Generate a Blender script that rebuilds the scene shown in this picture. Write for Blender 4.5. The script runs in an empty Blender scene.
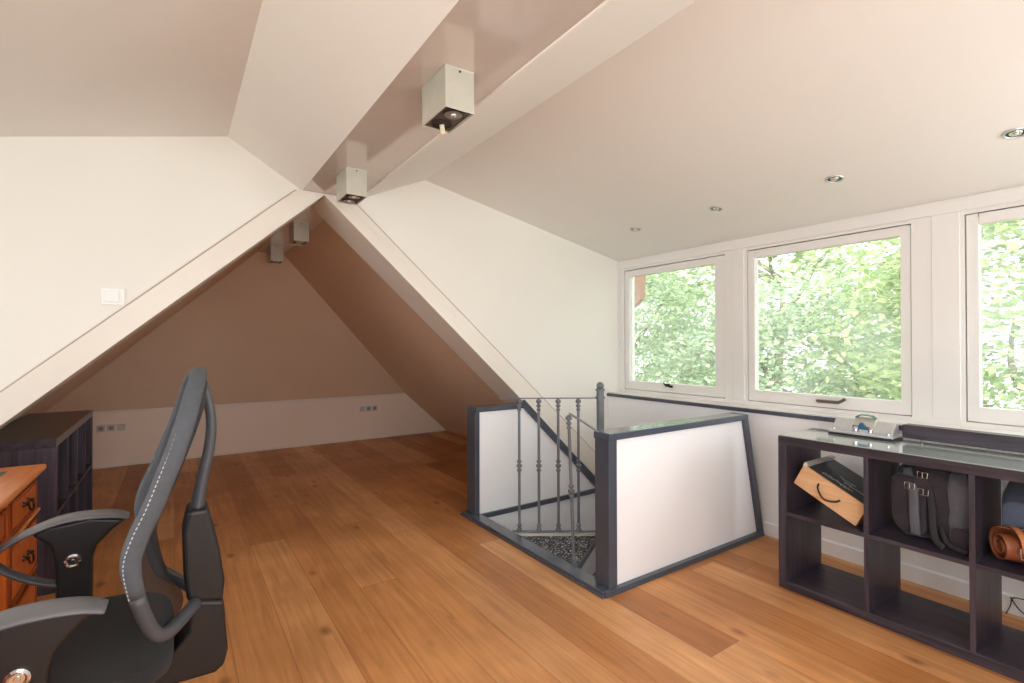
import bpy, math, random
from mathutils import Vector, Matrix, noise
random.seed(7)
scene = bpy.context.scene
col = scene.collection
PI = math.pi

# ------------------------------------------------------------------ materials
def new_mat(name):
    m = bpy.data.materials.new(name); m.use_nodes = True
    nt = m.node_tree
    return m, nt, nt.nodes, nt.links, nt.nodes['Principled BSDF']

def srgb(r, g, b):
    f = lambda c: (c/255/12.92) if c/255 <= .04045 else ((c/255+.055)/1.055)**2.4
    return (f(r), f(g), f(b), 1)

def mat(name, rgb, rough=.5, var=.06, scale=6, bump=0, bscale=200, metal=0, coat=0, spec=.5, stretch=(1, 1, 1), sheen=0):
    """plain procedural material: base colour broken up by soft noise, optional fine bump"""
    m, nt, N, L, B = new_mat(name)
    tc = N.new('ShaderNodeTexCoord'); mp = N.new('ShaderNodeMapping'); mp.inputs['Scale'].default_value = stretch
    L.new(tc.outputs['Object'], mp.inputs[0])
    n = N.new('ShaderNodeTexNoise'); n.inputs['Scale'].default_value = scale; n.inputs['Detail'].default_value = 4
    L.new(mp.outputs[0], n.inputs['Vector'])
    r = N.new('ShaderNodeValToRGB'); c = srgb(*rgb)
    r.color_ramp.elements[0].position = .3; r.color_ramp.elements[1].position = .7
    r.color_ramp.elements[0].color = tuple(max(0, v*(1-var)) for v in c[:3]) + (1,)
    r.color_ramp.elements[1].color = tuple(min(1, v*(1+var)) for v in c[:3]) + (1,)
    L.new(n.outputs[0], r.inputs[0]); L.new(r.outputs[0], B.inputs['Base Color'])
    B.inputs['Roughness'].default_value = rough; B.inputs['Metallic'].default_value = metal
    B.inputs['Coat Weight'].default_value = coat; B.inputs['Coat Roughness'].default_value = .08
    B.inputs['Specular IOR Level'].default_value = spec
    if sheen: B.inputs['Sheen Weight'].default_value = sheen
    if bump:
        n2 = N.new('ShaderNodeTexNoise'); n2.inputs['Scale'].default_value = bscale; n2.inputs['Detail'].default_value = 3
        L.new(mp.outputs[0], n2.inputs['Vector'])
        b = N.new('ShaderNodeBump'); b.inputs['Strength'].default_value = bump; b.inputs['Distance'].default_value = .004
        L.new(n2.outputs[0], b.inputs['Height']); L.new(b.outputs[0], B.inputs['Normal'])
    return m

def math_node(N, L, op, a, b=None):
    n = N.new('ShaderNodeMath'); n.operation = op
    for i, v in enumerate((a, b)):
        if v is None: continue
        if isinstance(v, (int, float)): n.inputs[i].default_value = v
        else: L.new(v, n.inputs[i])
    return n.outputs[0]

def wood_floor():
    m, nt, N, L, B = new_mat('oak_planks')
    tc = N.new('ShaderNodeTexCoord'); sp = N.new('ShaderNodeSeparateXYZ'); L.new(tc.outputs['Object'], sp.inputs[0])
    px = math_node(N, L, 'DIVIDE', sp.outputs['X'], .205)
    ix = math_node(N, L, 'FLOOR', px); fx = math_node(N, L, 'FRACT', px)
    w1 = N.new('ShaderNodeTexWhiteNoise'); w1.noise_dimensions = '1D'; L.new(ix, w1.inputs['W'])
    off = math_node(N, L, 'MULTIPLY', w1.outputs['Value'], 3.0)
    py = math_node(N, L, 'ADD', math_node(N, L, 'DIVIDE', sp.outputs['Y'], 2.7), off)
    iy = math_node(N, L, 'FLOOR', py); fy = math_node(N, L, 'FRACT', py)
    cv = N.new('ShaderNodeCombineXYZ'); L.new(ix, cv.inputs[0]); L.new(iy, cv.inputs[1])
    w2 = N.new('ShaderNodeTexWhiteNoise'); w2.noise_dimensions = '2D'; L.new(cv.outputs[0], w2.inputs['Vector'])
    ramp = N.new('ShaderNodeValToRGB'); e = ramp.color_ramp
    e.elements[0].position = 0; e.elements[0].color = srgb(172, 114, 66)
    e.elements[1].position = 1; e.elements[1].color = srgb(224, 174, 122)
    for p, c in ((.3, srgb(192, 132, 80)), (.6, srgb(202, 143, 90)), (.85, srgb(210, 154, 102))):
        x = e.elements.new(p); x.color = c
    L.new(w2.outputs['Value'], ramp.inputs[0])
    # grain runs along Y, shifted per plank
    gx = math_node(N, L, 'MULTIPLY', sp.outputs['X'], 26.0); gy = math_node(N, L, 'MULTIPLY', sp.outputs['Y'], 1.5)
    gz = math_node(N, L, 'MULTIPLY', w2.outputs['Value'], 40.0)
    gv = N.new('ShaderNodeCombineXYZ'); L.new(gx, gv.inputs[0]); L.new(gy, gv.inputs[1]); L.new(gz, gv.inputs[2])
    g = N.new('ShaderNodeTexNoise'); g.inputs['Scale'].default_value = 1; g.inputs['Detail'].default_value = 6; g.inputs['Distortion'].default_value = 1.2
    L.new(gv.outputs[0], g.inputs['Vector'])
    gr = N.new('ShaderNodeValToRGB'); gr.color_ramp.elements[0].position = .3; gr.color_ramp.elements[1].position = .72
    gr.color_ramp.elements[0].color = (.70, .64, .58, 1); gr.color_ramp.elements[1].color = (1.13, 1.13, 1.13, 1)
    L.new(g.outputs[0], gr.inputs[0])
    mx = N.new('ShaderNodeMix'); mx.data_type = 'RGBA'; mx.blend_type = 'MULTIPLY'; mx.inputs['Factor'].default_value = .75
    L.new(ramp.outputs[0], mx.inputs['A']); L.new(gr.outputs[0], mx.inputs['B'])
    # a few knots, and broad blotches painting reflected sheen into the colour
    kv = N.new('ShaderNodeCombineXYZ'); L.new(math_node(N, L, 'MULTIPLY', sp.outputs['X'], 5.5), kv.inputs[0]); L.new(math_node(N, L, 'MULTIPLY', sp.outputs['Y'], 3.1), kv.inputs[1])
    vo = N.new('ShaderNodeTexVoronoi'); vo.inputs['Scale'].default_value = .85; L.new(kv.outputs[0], vo.inputs['Vector'])
    kr = N.new('ShaderNodeValToRGB'); kr.color_ramp.elements[0].position = .04; kr.color_ramp.elements[1].position = .15
    kr.color_ramp.elements[0].color = (.42, .34, .28, 1); kr.color_ramp.elements[1].color = (1, 1, 1, 1)
    L.new(vo.outputs['Distance'], kr.inputs[0])
    mk = N.new('ShaderNodeMix'); mk.data_type = 'RGBA'; mk.blend_type = 'MULTIPLY'; mk.inputs['Factor'].default_value = .8
    L.new(mx.outputs['Result'], mk.inputs['A']); L.new(kr.outputs[0], mk.inputs['B'])
    bl = N.new('ShaderNodeTexNoise'); bl.inputs['Scale'].default_value = 1.7; bl.inputs['Detail'].default_value = 3; L.new(tc.outputs['Object'], bl.inputs['Vector'])
    br = N.new('ShaderNodeValToRGB'); br.color_ramp.elements[0].position = .34; br.color_ramp.elements[1].position = .68
    br.color_ramp.elements[0].color = (.80, .76, .72, 1); br.color_ramp.elements[1].color = (1.18, 1.2, 1.24, 1); L.new(bl.outputs[0], br.inputs[0])
    mb = N.new('ShaderNodeMix'); mb.data_type = 'RGBA'; mb.blend_type = 'MULTIPLY'; mb.inputs['Factor'].default_value = .8
    L.new(mk.outputs['Result'], mb.inputs['A']); L.new(br.outputs[0], mb.inputs['B']); mk = mb
    # seams
    ex = math_node(N, L, 'MINIMUM', fx, math_node(N, L, 'SUBTRACT', 1.0, fx))
    ey = math_node(N, L, 'MINIMUM', fy, math_node(N, L, 'SUBTRACT', 1.0, fy))
    sx = math_node(N, L, 'LESS_THAN', ex, .009); sy = math_node(N, L, 'LESS_THAN', ey, .0008)
    seam = math_node(N, L, 'MAXIMUM', sx, sy)
    ms = N.new('ShaderNodeMix'); ms.data_type = 'RGBA'; ms.blend_type = 'MIX'
    L.new(math_node(N, L, 'MULTIPLY', seam, .5), ms.inputs['Factor']); L.new(mk.outputs['Result'], ms.inputs['A'])
    ms.inputs['B'].default_value = srgb(118, 74, 42)
    L.new(ms.outputs['Result'], B.inputs['Base Color'])
    rr = N.new('ShaderNodeMapRange'); rr.inputs['To Min'].default_value = .34; rr.inputs['To Max'].default_value = .52
    L.new(g.outputs[0], rr.inputs['Value']); L.new(rr.outputs[0], B.inputs['Roughness'])
    B.inputs['Specular IOR Level'].default_value = .35
    b = N.new('ShaderNodeBump'); b.inputs['Strength'].default_value = .12; b.inputs['Distance'].default_value = .002
    hb = math_node(N, L, 'SUBTRACT', g.outputs[0], seam); L.new(hb, b.inputs['Height']); L.new(b.outputs[0], B.inputs['Normal'])
    return m

def grain_wood(name, c1, c2, axis=1, rough=.4, k=30, spec=.5, coat=0):
    """straight-grained wood or wood foil; the grain runs along the given axis"""
    m, nt, N, L, B = new_mat(name)
    tc = N.new('ShaderNodeTexCoord'); mp = N.new('ShaderNodeMapping')
    s = [k, k, k]; s[axis] = 1.6; mp.inputs['Scale'].default_value = s
    L.new(tc.outputs['Object'], mp.inputs[0])
    g = N.new('ShaderNodeTexNoise'); g.inputs['Scale'].default_value = 1.6; g.inputs['Detail'].default_value = 5; g.inputs['Distortion'].default_value = .6
    L.new(mp.outputs[0], g.inputs['Vector'])
    r = N.new('ShaderNodeValToRGB'); r.color_ramp.elements[0].position = .3; r.color_ramp.elements[1].position = .7
    r.color_ramp.elements[0].color = srgb(*c1); r.color_ramp.elements[1].color = srgb(*c2)
    L.new(g.outputs[0], r.inputs[0]); L.new(r.outputs[0], B.inputs['Base Color'])
    B.inputs['Roughness'].default_value = rough; B.inputs['Specular IOR Level'].default_value = spec
    if coat: B.inputs['Coat Weight'].default_value = coat; B.inputs['Coat IOR'].default_value = 2.0; B.inputs['Coat Roughness'].default_value = .2
    return m

def glass_mat():
    m, nt, N, L, B = new_mat('window_glass')
    N.remove(B); out = N['Material Output']
    t = N.new('ShaderNodeBsdfTransparent'); t.inputs[0].default_value = (.97, .985, .975, 1)
    g = N.new('ShaderNodeBsdfGlossy'); g.inputs['Roughness'].default_value = .02
    f = N.new('ShaderNodeFresnel'); f.inputs[0].default_value = 1.35
    n = N.new('ShaderNodeTexNoise'); n.inputs['Scale'].default_value = 1.2
    mm = math_node(N, L, 'MULTIPLY', f.outputs[0], math_node(N, L, 'ADD', math_node(N, L, 'MULTIPLY', n.outputs[0], .3), .6))
    x = N.new('ShaderNodeMixShader'); L.new(mm, x.inputs[0]); L.new(t.outputs[0], x.inputs[1]); L.new(g.outputs[0], x.inputs[2])
    tr = N.new('ShaderNodeBsdfTranslucent'); tr.inputs[0].default_value = (.95, .97, .95, 1)  # translucent veil mixed into the panes, standing in for bright haze
    n2 = N.new('ShaderNodeTexNoise'); n2.inputs['Scale'].default_value = 2.2; n2.inputs['Detail'].default_value = 2
    hz = N.new('ShaderNodeMapRange'); hz.inputs['From Min'].default_value = .35; hz.inputs['From Max'].default_value = .7
    hz.inputs['To Min'].default_value = .05; hz.inputs['To Max'].default_value = .17
    L.new(n2.outputs[0], hz.inputs['Value'])
    y = N.new('ShaderNodeMixShader'); L.new(hz.outputs[0], y.inputs[0]); L.new(x.outputs[0], y.inputs[1]); L.new(tr.outputs[0], y.inputs[2])
    L.new(y.outputs[0], out.inputs[0])
    return m

def mesh_fabric():
    """open knitted mesh: a fine grid of holes"""
    m, nt, N, L, B = new_mat('chair_mesh'); out = N['Material Output']
    uv = N.new('ShaderNodeTexCoord'); sp = N.new('ShaderNodeSeparateXYZ'); L.new(uv.outputs['Object'], sp.inputs[0])
    a = math_node(N, L, 'SINE', math_node(N, L, 'MULTIPLY', sp.outputs['Y'], 1250.0))
    b = math_node(N, L, 'SINE', math_node(N, L, 'MULTIPLY', sp.outputs['Z'], 1250.0))
    hole = math_node(N, L, 'GREATER_THAN', math_node(N, L, 'MULTIPLY', a, b), .22)
    hole = math_node(N, L, 'MULTIPLY', hole, .7)
    B.inputs['Base Color'].default_value = srgb(36, 37, 40); B.inputs['Roughness'].default_value = .8
    t = N.new('ShaderNodeBsdfTransparent'); x = N.new('ShaderNodeMixShader')
    L.new(hole, x.inputs[0]); L.new(B.outputs[0], x.inputs[1]); L.new(t.outputs[0], x.inputs[2]); L.new(x.outputs[0], out.inputs[0])
    return m

def stitch_mat():
    m, nt, N, L, B = new_mat('light_stitching')
    tc = N.new('ShaderNodeTexCoord'); sp = N.new('ShaderNodeSeparateXYZ'); L.new(tc.outputs['Object'], sp.inputs[0])
    k = math_node(N, L, 'LESS_THAN', math_node(N, L, 'FRACT', math_node(N, L, 'DIVIDE', sp.outputs['Z'], .0105)), .6)
    x = N.new('ShaderNodeMix'); x.data_type = 'RGBA'; L.new(k, x.inputs['Factor'])
    x.inputs['A'].default_value = srgb(70, 72, 77); x.inputs['B'].default_value = srgb(176, 178, 182)
    L.new(x.outputs['Result'], B.inputs['Base Color']); B.inputs['Roughness'].default_value = .7
    return m

def carpet_mat():
    m, nt, N, L, B = new_mat('speckled_carpet')
    tc = N.new('ShaderNodeTexCoord')
    v = N.new('ShaderNodeTexVoronoi'); v.inputs['Scale'].default_value = 120; L.new(tc.outputs['Object'], v.inputs['Vector'])
    r = N.new('ShaderNodeValToRGB'); r.color_ramp.interpolation = 'CONSTANT'
    r.color_ramp.elements[0].position = 0; r.color_ramp.elements[0].color = srgb(38, 39, 43)
    r.color_ramp.elements[1].position = .55; r.color_ramp.elements[1].color = srgb(84, 86, 91)
    x = r.color_ramp.elements.new(.80); x.color = srgb(138, 140, 145)
    x = r.color_ramp.elements.new(.93); x.color = srgb(205, 206, 206)
    s = N.new('ShaderNodeSeparateColor'); L.new(v.outputs['Color'], s.inputs[0]); L.new(s.outputs[0], r.inputs[0])
    L.new(r.outputs[0], B.inputs['Base Color']); B.inputs['Roughness'].default_value = .9
    return m

def leaf_mat(name, dark, mid, light):
    m, nt, N, L, B = new_mat(name); out = N['Material Output']
    oi = N.new('ShaderNodeNewGeometry')
    r = N.new('ShaderNodeValToRGB'); r.color_ramp.elements[0].color = srgb(*dark); r.color_ramp.elements[1].color = srgb(*light)
    x = r.color_ramp.elements.new(.5); x.color = srgb(*mid)
    L.new(oi.outputs['Random Per Island'], r.inputs[0])
    L.new(r.outputs[0], B.inputs['Base Color']); B.inputs['Roughness'].default_value = .55
    t = N.new('ShaderNodeBsdfTranslucent'); L.new(r.outputs[0], t.inputs[0])
    mx = N.new('ShaderNodeMixShader'); mx.inputs[0].default_value = .45
    L.new(B.outputs[0], mx.inputs[1]); L.new(t.outputs[0], mx.inputs[2]); L.new(mx.outputs[0], out.inputs[0])
    return m

M = dict(
    wall=mat('wall_paint', (234, 232, 225), .75, .012, 1.5, .05, 90),
    ceil=mat('ceiling_paint', (236, 233, 229), .75, .012, 1.5, .05, 90),
    kneew=mat('knee_wall_paint', (246, 232, 218), .7, .012, 1.5),
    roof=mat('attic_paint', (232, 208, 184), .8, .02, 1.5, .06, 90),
    trim=mat('gloss_white_trim', (238, 234, 228), .3, .01, 2),
    beam=mat('gloss_beam_paint', (205, 194, 186), .09, .03, 1.2, .04, 5, coat=.6),
    rafter=mat('rafter_paint', (229, 223, 213), .4, .015, 2),
    shadow_line=mat('rafter_shadow_line', (186, 168, 150), .8, .05, 4),  # darker tone painting the shadow line beside the rafters
    low=mat('knee_paint', (246, 248, 250), .7, .01, 2),
    sash=mat('window_paint', (231, 230, 227), .35, .01, 2),
    floor=wood_floor(),
    glass=glass_mat(),
    grey=mat('anthracite_paint', (73, 79, 91), .3, .06, 5),
    greytop=mat('anthracite_gloss', (78, 86, 100), .16, .05, 5, coat=.4),
    panel=mat('panel_white', (244, 246, 250), .55, .01, 2),
    iron=mat('grey_iron', (112, 116, 124), .35, .08, 20, metal=.15),
    shelfY=grain_wood('black_brown_foil_y', (38, 34, 42), (73, 65, 78), 1, .38),
    shelfX=grain_wood('black_brown_foil_x', (38, 34, 42), (73, 65, 78), 0, .38),
    shelfZ=grain_wood('black_brown_foil_z', (38, 34, 42), (73, 65, 78), 2, .38),
    shelftop=grain_wood('black_brown_foil_top', (46, 42, 48), (70, 64, 74), 1, .25),
    sheen_plate=mat('pale_top_sheen', (158, 170, 164), .14, .05, 3, coat=1, spec=1),  # base colour lightened to paint the window reflection on the shelf top
    desk=grain_wood('yew_wood', (160, 68, 20), (202, 106, 42), 2, .3, 14),
    desktop=grain_wood('yew_wood_top', (184, 100, 42), (216, 136, 72), 1, .28, 14),
    leather=mat('green_leather', (44, 74, 68), .45, .1, 30, .2, 300),
    gold=mat('gilt_line', (190, 150, 70), .4, .1, 30, metal=.8),
    bead=grain_wood('yew_dark', (116, 46, 14), (150, 66, 24), 2, .3, 14),
    brass=mat('dark_brass', (52, 44, 38), .4, .2, 40, metal=.8),
    chplastic=mat('chair_grey_plastic', (70, 71, 76), .42, .05, 20, .1, 400),
    chblack=mat('chair_black_plastic', (22, 21, 23), .45, .08, 20, .1, 400),
    chpad=mat('chair_arm_pad', (96, 96, 99), .4, .04, 20, .1, 500),
    chedge=mat('chair_edge_fabric', (78, 81, 87), .7, .08, 60, .5, 700),
    stitch=stitch_mat(),
    chseat=mat('chair_seat_fabric', (31, 30, 31), .9, .15, 120, .4, 900, sheen=.05),
    chmesh=mesh_fabric(),
    chrome=mat('chrome', (200, 200, 204), .12, .03, 20, metal=1),
    silver=mat('brushed_silver', (196, 195, 182), .38, .03, 20, metal=.35),
    steel=mat('satin_steel', (198, 201, 202), .3, .05, 30, metal=.4),
    dark=mat('dark_recess', (42, 36, 34), .5, .1, 30),
    grille=mat('brown_metal_plate', (108, 92, 84), .35, .08, 30, metal=.5),
    lampglass=mat('lamp_reflector', (226, 224, 218), .12, .04, 60, metal=.7),
    cream=mat('cream_ceramic', (214, 204, 178), .5, .05, 30),
    plasticw=mat('white_plastic', (240, 240, 238), .35, .01, 8),
    plasticd=mat('socket_shadow', (150, 142, 134), .5, .05, 30),
    carpet=carpet_mat(),
    nosing=mat('grey_nosing', (104, 106, 110), .4, .05, 20),
    pale=mat('pale_edge', (206, 202, 194), .5, .03, 20),
    pine=grain_wood('pale_pine', (204, 154, 110), (224, 182, 140), 1, .5, 26),
    slate=mat('slate_label', (62, 63, 66), .55, .12, 10),
    chalk=mat('chalk_script', (170, 170, 168), .8, .1, 50),
    cordm=mat('black_cord', (24, 23, 23), .6, .1, 50),
    bag=mat('bag_canvas', (46, 40, 48), .85, .35, 14, .6, 260, sheen=.2),
    bag2=mat('bag_grey_nylon', (86, 88, 97), .6, .15, 16, .4, 260),
    strap=mat('bag_strap', (38, 36, 40), .7, .15, 60, .4, 500),
    navy=mat('navy_cloth', (52, 58, 74), .85, .12, 18, .5, 300, sheen=.2),
    navy2=mat('blue_grey_cloth', (84, 94, 112), .85, .1, 18, .5, 300, sheen=.2),
    brown=mat('tan_leather', (136, 76, 48), .5, .25, 14, .5, 120),
    brown2=mat('light_tan_leather', (186, 116, 74), .55, .2, 14, .5, 120),
    blueglass=mat('blue_tint', (60, 100, 140), .15, .1, 20, coat=.5),
    greenglass=mat('green_tint', (86, 128, 118), .15, .1, 20, coat=.5),
    black=mat('black_gloss', (44, 37, 43), .35, .1, 20),
    bark=mat('tree_bark', (122, 98, 74), .9, .3, 8, .8, 30),
    leafa=leaf_mat('leaf_fresh', (122, 146, 88), (166, 186, 124), (224, 226, 172)),
    leafb=leaf_mat('leaf_pale', (126, 154, 112), (174, 194, 152), (222, 230, 196)),
    leafc=leaf_mat('leaf_deep', (98, 126, 72), (140, 166, 100), (196, 208, 138)),
    barge=mat('brown_timber', (132, 84, 62), .7, .15, 10),
    lawn=mat('lawn_grass', (96, 124, 60), .95, .25, 3, .6, 40),
)

# ------------------------------------------------------------------ mesh builder
class MB:
    def __init__(s): s.v = []; s.f = []
    def add(s, vs, fs):
        o = len(s.v); s.v += [tuple(p) for p in vs]; s.f += [tuple(i+o for i in f) for f in fs]; return s
    def box(s, x0, x1, y0, y1, z0, z1):
        v = [(x, y, z) for x in (x0, x1) for y in (y0, y1) for z in (z0, z1)]
        return s.add(v, [(0, 1, 3, 2), (4, 6, 7, 5), (0, 4, 5, 1), (2, 3, 7, 6), (0, 2, 6, 4), (1, 5, 7, 3)])
    def quad(s, a, b, c, d): return s.add([a, b, c, d], [(0, 1, 2, 3)])
    def prism(s, poly, axis, a, b):
        """poly: 2-D points in the plane across `axis` (x: yz, y: xz, z: xy), pushed from a to b"""
        def P(p, t): return {0: (t, p[0], p[1]), 1: (p[0], t, p[1]), 2: (p[0], p[1], t)}[axis]
        n = len(poly)
        v = [P(p, a) for p in poly] + [P(p, b) for p in poly]
        f = [tuple(range(n))[::-1], tuple(range(n, 2*n))] + [(i, (i+1) % n, n+(i+1) % n, n+i) for i in range(n)]
        return s.add(v, f)
    def sweep(s, pts, ra, rb=None, ref=None, n=10, closed=False, cap=True):
        """tube through pts; ra/rb half widths (number or list); ref: direction the ra axis leans to"""
        pts = [Vector(p) for p in pts]; k = len(pts)
        A = ra if isinstance(ra, (list, tuple)) else [ra]*k
        Bq = A if rb is None else (rb if isinstance(rb, (list, tuple)) else [rb]*k)
        vs = []; prev = None
        for i, p in enumerate(pts):
            if closed: t = pts[(i+1) % k]-pts[i-1]
            else: t = pts[min(i+1, k-1)]-pts[max(i-1, 0)]
            t.normalize()
            if ref is not None: a = Vector(ref)
            elif prev is None: a = Vector((0, 0, 1)) if abs(t.z) < .9 else Vector((1, 0, 0))
            else: a = prev
            a = a - t*a.dot(t)
            if a.length < 1e-4: a = (prev or Vector((0, 1, 0))); a = a-t*a.dot(t)
            a.normalize(); b = t.cross(a); prev = a
            for j in range(n):
                w = 2*PI*j/n; vs.append(p+a*(A[i]*math.cos(w))+b*(Bq[i]*math.sin(w)))
        fs = []
        for i in range(k if closed else k-1):
            i2 = (i+1) % k
            for j in range(n): fs.append((i*n+j, i*n+(j+1) % n, i2*n+(j+1) % n, i2*n+j))
        if cap and not closed: fs += [tuple(range(n))[::-1], tuple(range((k-1)*n, k*n))]
        return s.add(vs, fs)
    def lathe(s, prof, c, axis=(0, 0, 1), n=16):
        """prof: (radius, height) pairs about an axis through c"""
        ax = Vector(axis).normalized(); u = Vector((1, 0, 0)) if abs(ax.x) < .9 else Vector((0, 1, 0))
        u = (u-ax*u.dot(ax)).normalized(); w = ax.cross(u); c = Vector(c); k = len(prof)
        vs = [c+ax*h+(u*math.cos(2*PI*j/n)+w*math.sin(2*PI*j/n))*r for r, h in prof for j in range(n)]
        fs = [(i*n+j, i*n+(j+1) % n, (i+1)*n+(j+1) % n, (i+1)*n+j) for i in range(k-1) for j in range(n)]
        fs += [tuple(range(n))[::-1], tuple(range((k-1)*n, k*n))]
        return s.add(vs, fs)
    def grid(s, rows):
        m = len(rows[0]); vs = [p for r in rows for p in r]
        return s.add(vs, [(i*m+j, i*m+j+1, (i+1)*m+j+1, (i+1)*m+j) for i in range(len(rows)-1) for j in range(m-1)])
    def cushion(s, c, h, e=.35, n=20, m=12, bend=None):
        """rounded box (superellipsoid) with half sizes h"""
        sg = lambda w, p: math.copysign(abs(w)**p, w)
        vs = []
        for i in range(m+1):
            ph = -PI/2+PI*i/m
            for j in range(n):
                th = 2*PI*j/n
                p = Vector((c[0]+h[0]*sg(math.cos(ph), e)*sg(math.cos(th), e), c[1]+h[1]*sg(math.cos(ph), e)*sg(math.sin(th), e), c[2]+h[2]*sg(math.sin(ph), e)))
                vs.append(bend(p) if bend else p)
        return s.add(vs, [(i*n+j, i*n+(j+1) % n, (i+1)*n+(j+1) % n, (i+1)*n+j) for i in range(m) for j in range(n)])
    def rot(s, origin, axis, ang):
        R = Matrix.Rotation(ang, 3, axis); o = Vector(origin)
        s.v = [tuple(R @ (Vector(p)-o)+o) for p in s.v]; return s
    def build(s, name, m, parent=None, bevel=0, smooth=False, sub=0, seg=2):
        o0 = Vector((0, 0, 0)); q = parent
        while q is not None: o0 += q.location; q = q.parent
        me = bpy.data.meshes.new(name)
        me.from_pydata([tuple(Vector(p)-o0) for p in s.v], [], s.f); me.update()
        import bmesh
        bm = bmesh.new(); bm.from_mesh(me); bmesh.ops.remove_doubles(bm, verts=bm.verts, dist=1e-6)
        bmesh.ops.recalc_face_normals(bm, faces=bm.faces); bm.to_mesh(me); bm.free()
        me.materials.append(m)
        if smooth:
            for p in me.polygons: p.use_smooth = True
        o = bpy.data.objects.new(name, me); col.objects.link(o); o.parent = parent
        if bevel:
            b = o.modifiers.new('edge', 'BEVEL'); b.width = bevel; b.segments = seg; b.limit_method = 'ANGLE'; b.angle_limit = math.radians(40)
        if sub:
            x = o.modifiers.new('round', 'SUBSURF'); x.levels = sub; x.render_levels = sub
        return o

def tag(o, label, cat, group=None):
    o['label'] = label; o['category'] = cat
    if group: o['group'] = group
    return o
def thing(name, label, cat, loc, group=None):
    o = bpy.data.objects.new(name, None); col.objects.link(o); o.location = loc; o.empty_display_size = .1
    return tag(o, label, cat, group)
def struct(name, mb, m, parent=None, **k):
    o = mb.build(name, m, parent, **k)
    if parent is None: o['kind'] = 'structure'
    return o
def copy_tree(o, parent=None):
    c = o.copy(); col.objects.link(c)
    if parent is not None: c.parent = parent
    for ch in list(o.children): copy_tree(ch, c)
    return c
def smooth_path(pts, n=6, closed=False):
    """Catmull-Rom through pts"""
    P = [Vector(p) for p in pts]; k = len(P); out = []
    for i in range(k if closed else k-1):
        g = (lambda j: P[j % k]) if closed else (lambda j: P[max(0, min(k-1, j))])
        a, b, c, d = g(i-1), g(i), g(i+1), g(i+2)
        for t in range(n):
            t = t/n
            out.append(.5*((2*b)+(c-a)*t+(2*a-5*b+4*c-d)*t*t+(3*b-a-3*c+d)*t**3))
    if not closed: out.append(P[-1])
    return out

# ------------------------------------------------------------------ camera
CAM = Vector((0, 0, 1.30)); YAW, PITCH, ROLL, F = .595471, .00605919, -.0024669, 497.684
cy, sy = math.cos(YAW), math.sin(YAW)
right = Vector((cy, -sy, 0)); fwd = Vector((sy, cy, 0)); up = Vector((0, 0, 1))
f2 = fwd*math.cos(PITCH)+up*math.sin(PITCH); u2 = up*math.cos(PITCH)-fwd*math.sin(PITCH)
r2 = right*math.cos(ROLL)+u2*math.sin(ROLL); u3 = u2*math.cos(ROLL)-right*math.sin(ROLL)
cd = bpy.data.cameras.new('camera'); cam = bpy.data.objects.new('camera', cd); col.objects.link(cam)
cd.sensor_width = 36; cd.lens = F/1024*36; cd.clip_start = .02
Rm = Matrix((r2, u3, -f2)).transposed().to_4x4(); cam.matrix_world = Matrix.Translation(CAM) @ Rm
scene.camera = cam

# ------------------------------------------------------------------ room shell
YC = 3.26            # plane of the dormer cheeks
RW = 3.397           # window wall
RX, RZ, RK = .82, 2.36, .91   # ridge of the roof slopes
YR = -1.3            # rear of the room
HX0, HX1, HY0, HY1 = 1.885, 3.345, 1.93, 3.27    # stair opening
fl = MB()
for x0, x1, y0, y1 in ((-2.2, HX0, YR, 6.9), (HX1, 3.5, YR, 6.9), (HX0, HX1, YR, HY0), (HX0, HX1, HY1, 6.9)):
    fl.box(x0, x1, y0, y1, -.05, 0)
struct('floor', fl, M['floor'])

def knee_x(z): return 3.342-.105*max(z, 0)
# window-side wall: leaning knee wall and framing round the three windows
W = [(2.181, 3.190), (1.046, 2.011), (-.165, .820)]     # y ranges of the windows, far to near
WZ0, WZ1 = .893, 1.970
w = MB()
w.prism([(knee_x(0), 0), (knee_x(.84), .84), (RW+.12, .84), (RW+.12, 0)], 1, YR, YC+.02)
struct('wall_right_lower', w, M['low'])
w = MB()
w.box(RW, RW+.14, YR, YC+.02, .866, WZ0); w.box(RW, RW+.14, YR, YC+.02, WZ1, 2.14)
for a, b in ((3.190, YC+.02), (2.011, 2.181), (.820, 1.046), (YR, -.165)): w.box(RW, RW+.14, a, b, WZ0, WZ1)
struct('wall_right', w, M['sash'])
w = MB()   # flat cover boards on the posts and the head moulding
w.box(RW-.006, RW+.002, 2.03, 2.115, .90, 1.995); w.box(RW-.005, RW+.002, .838, .955, .90, 2.0)
w.box(RW-.012, RW+.002, YR, YC, 1.99, 2.05)
w.box(RW-.006, RW+.002, 3.205, YC, .87, 1.995)
struct('trim_1', w, M['sash'], bevel=.002)
w = MB().box(3.262, RW+.02, YR, YC, .842, .868)
struct('trim_2', w, M['sash'], bevel=.004)
w = MB().box(3.240, 3.2635, YR, YC-.004, .832, .858)
struct('trim_3', w, M['grey'], bevel=.003)
w = MB().prism([(knee_x(0)-.012, 0), (knee_x(.085)-.012, .085), (knee_x(.1)+.002, .095), (knee_x(0)+.01, 0)], 1, YR, 1.85)
struct('baseboard_right', w, M['low'])

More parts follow.
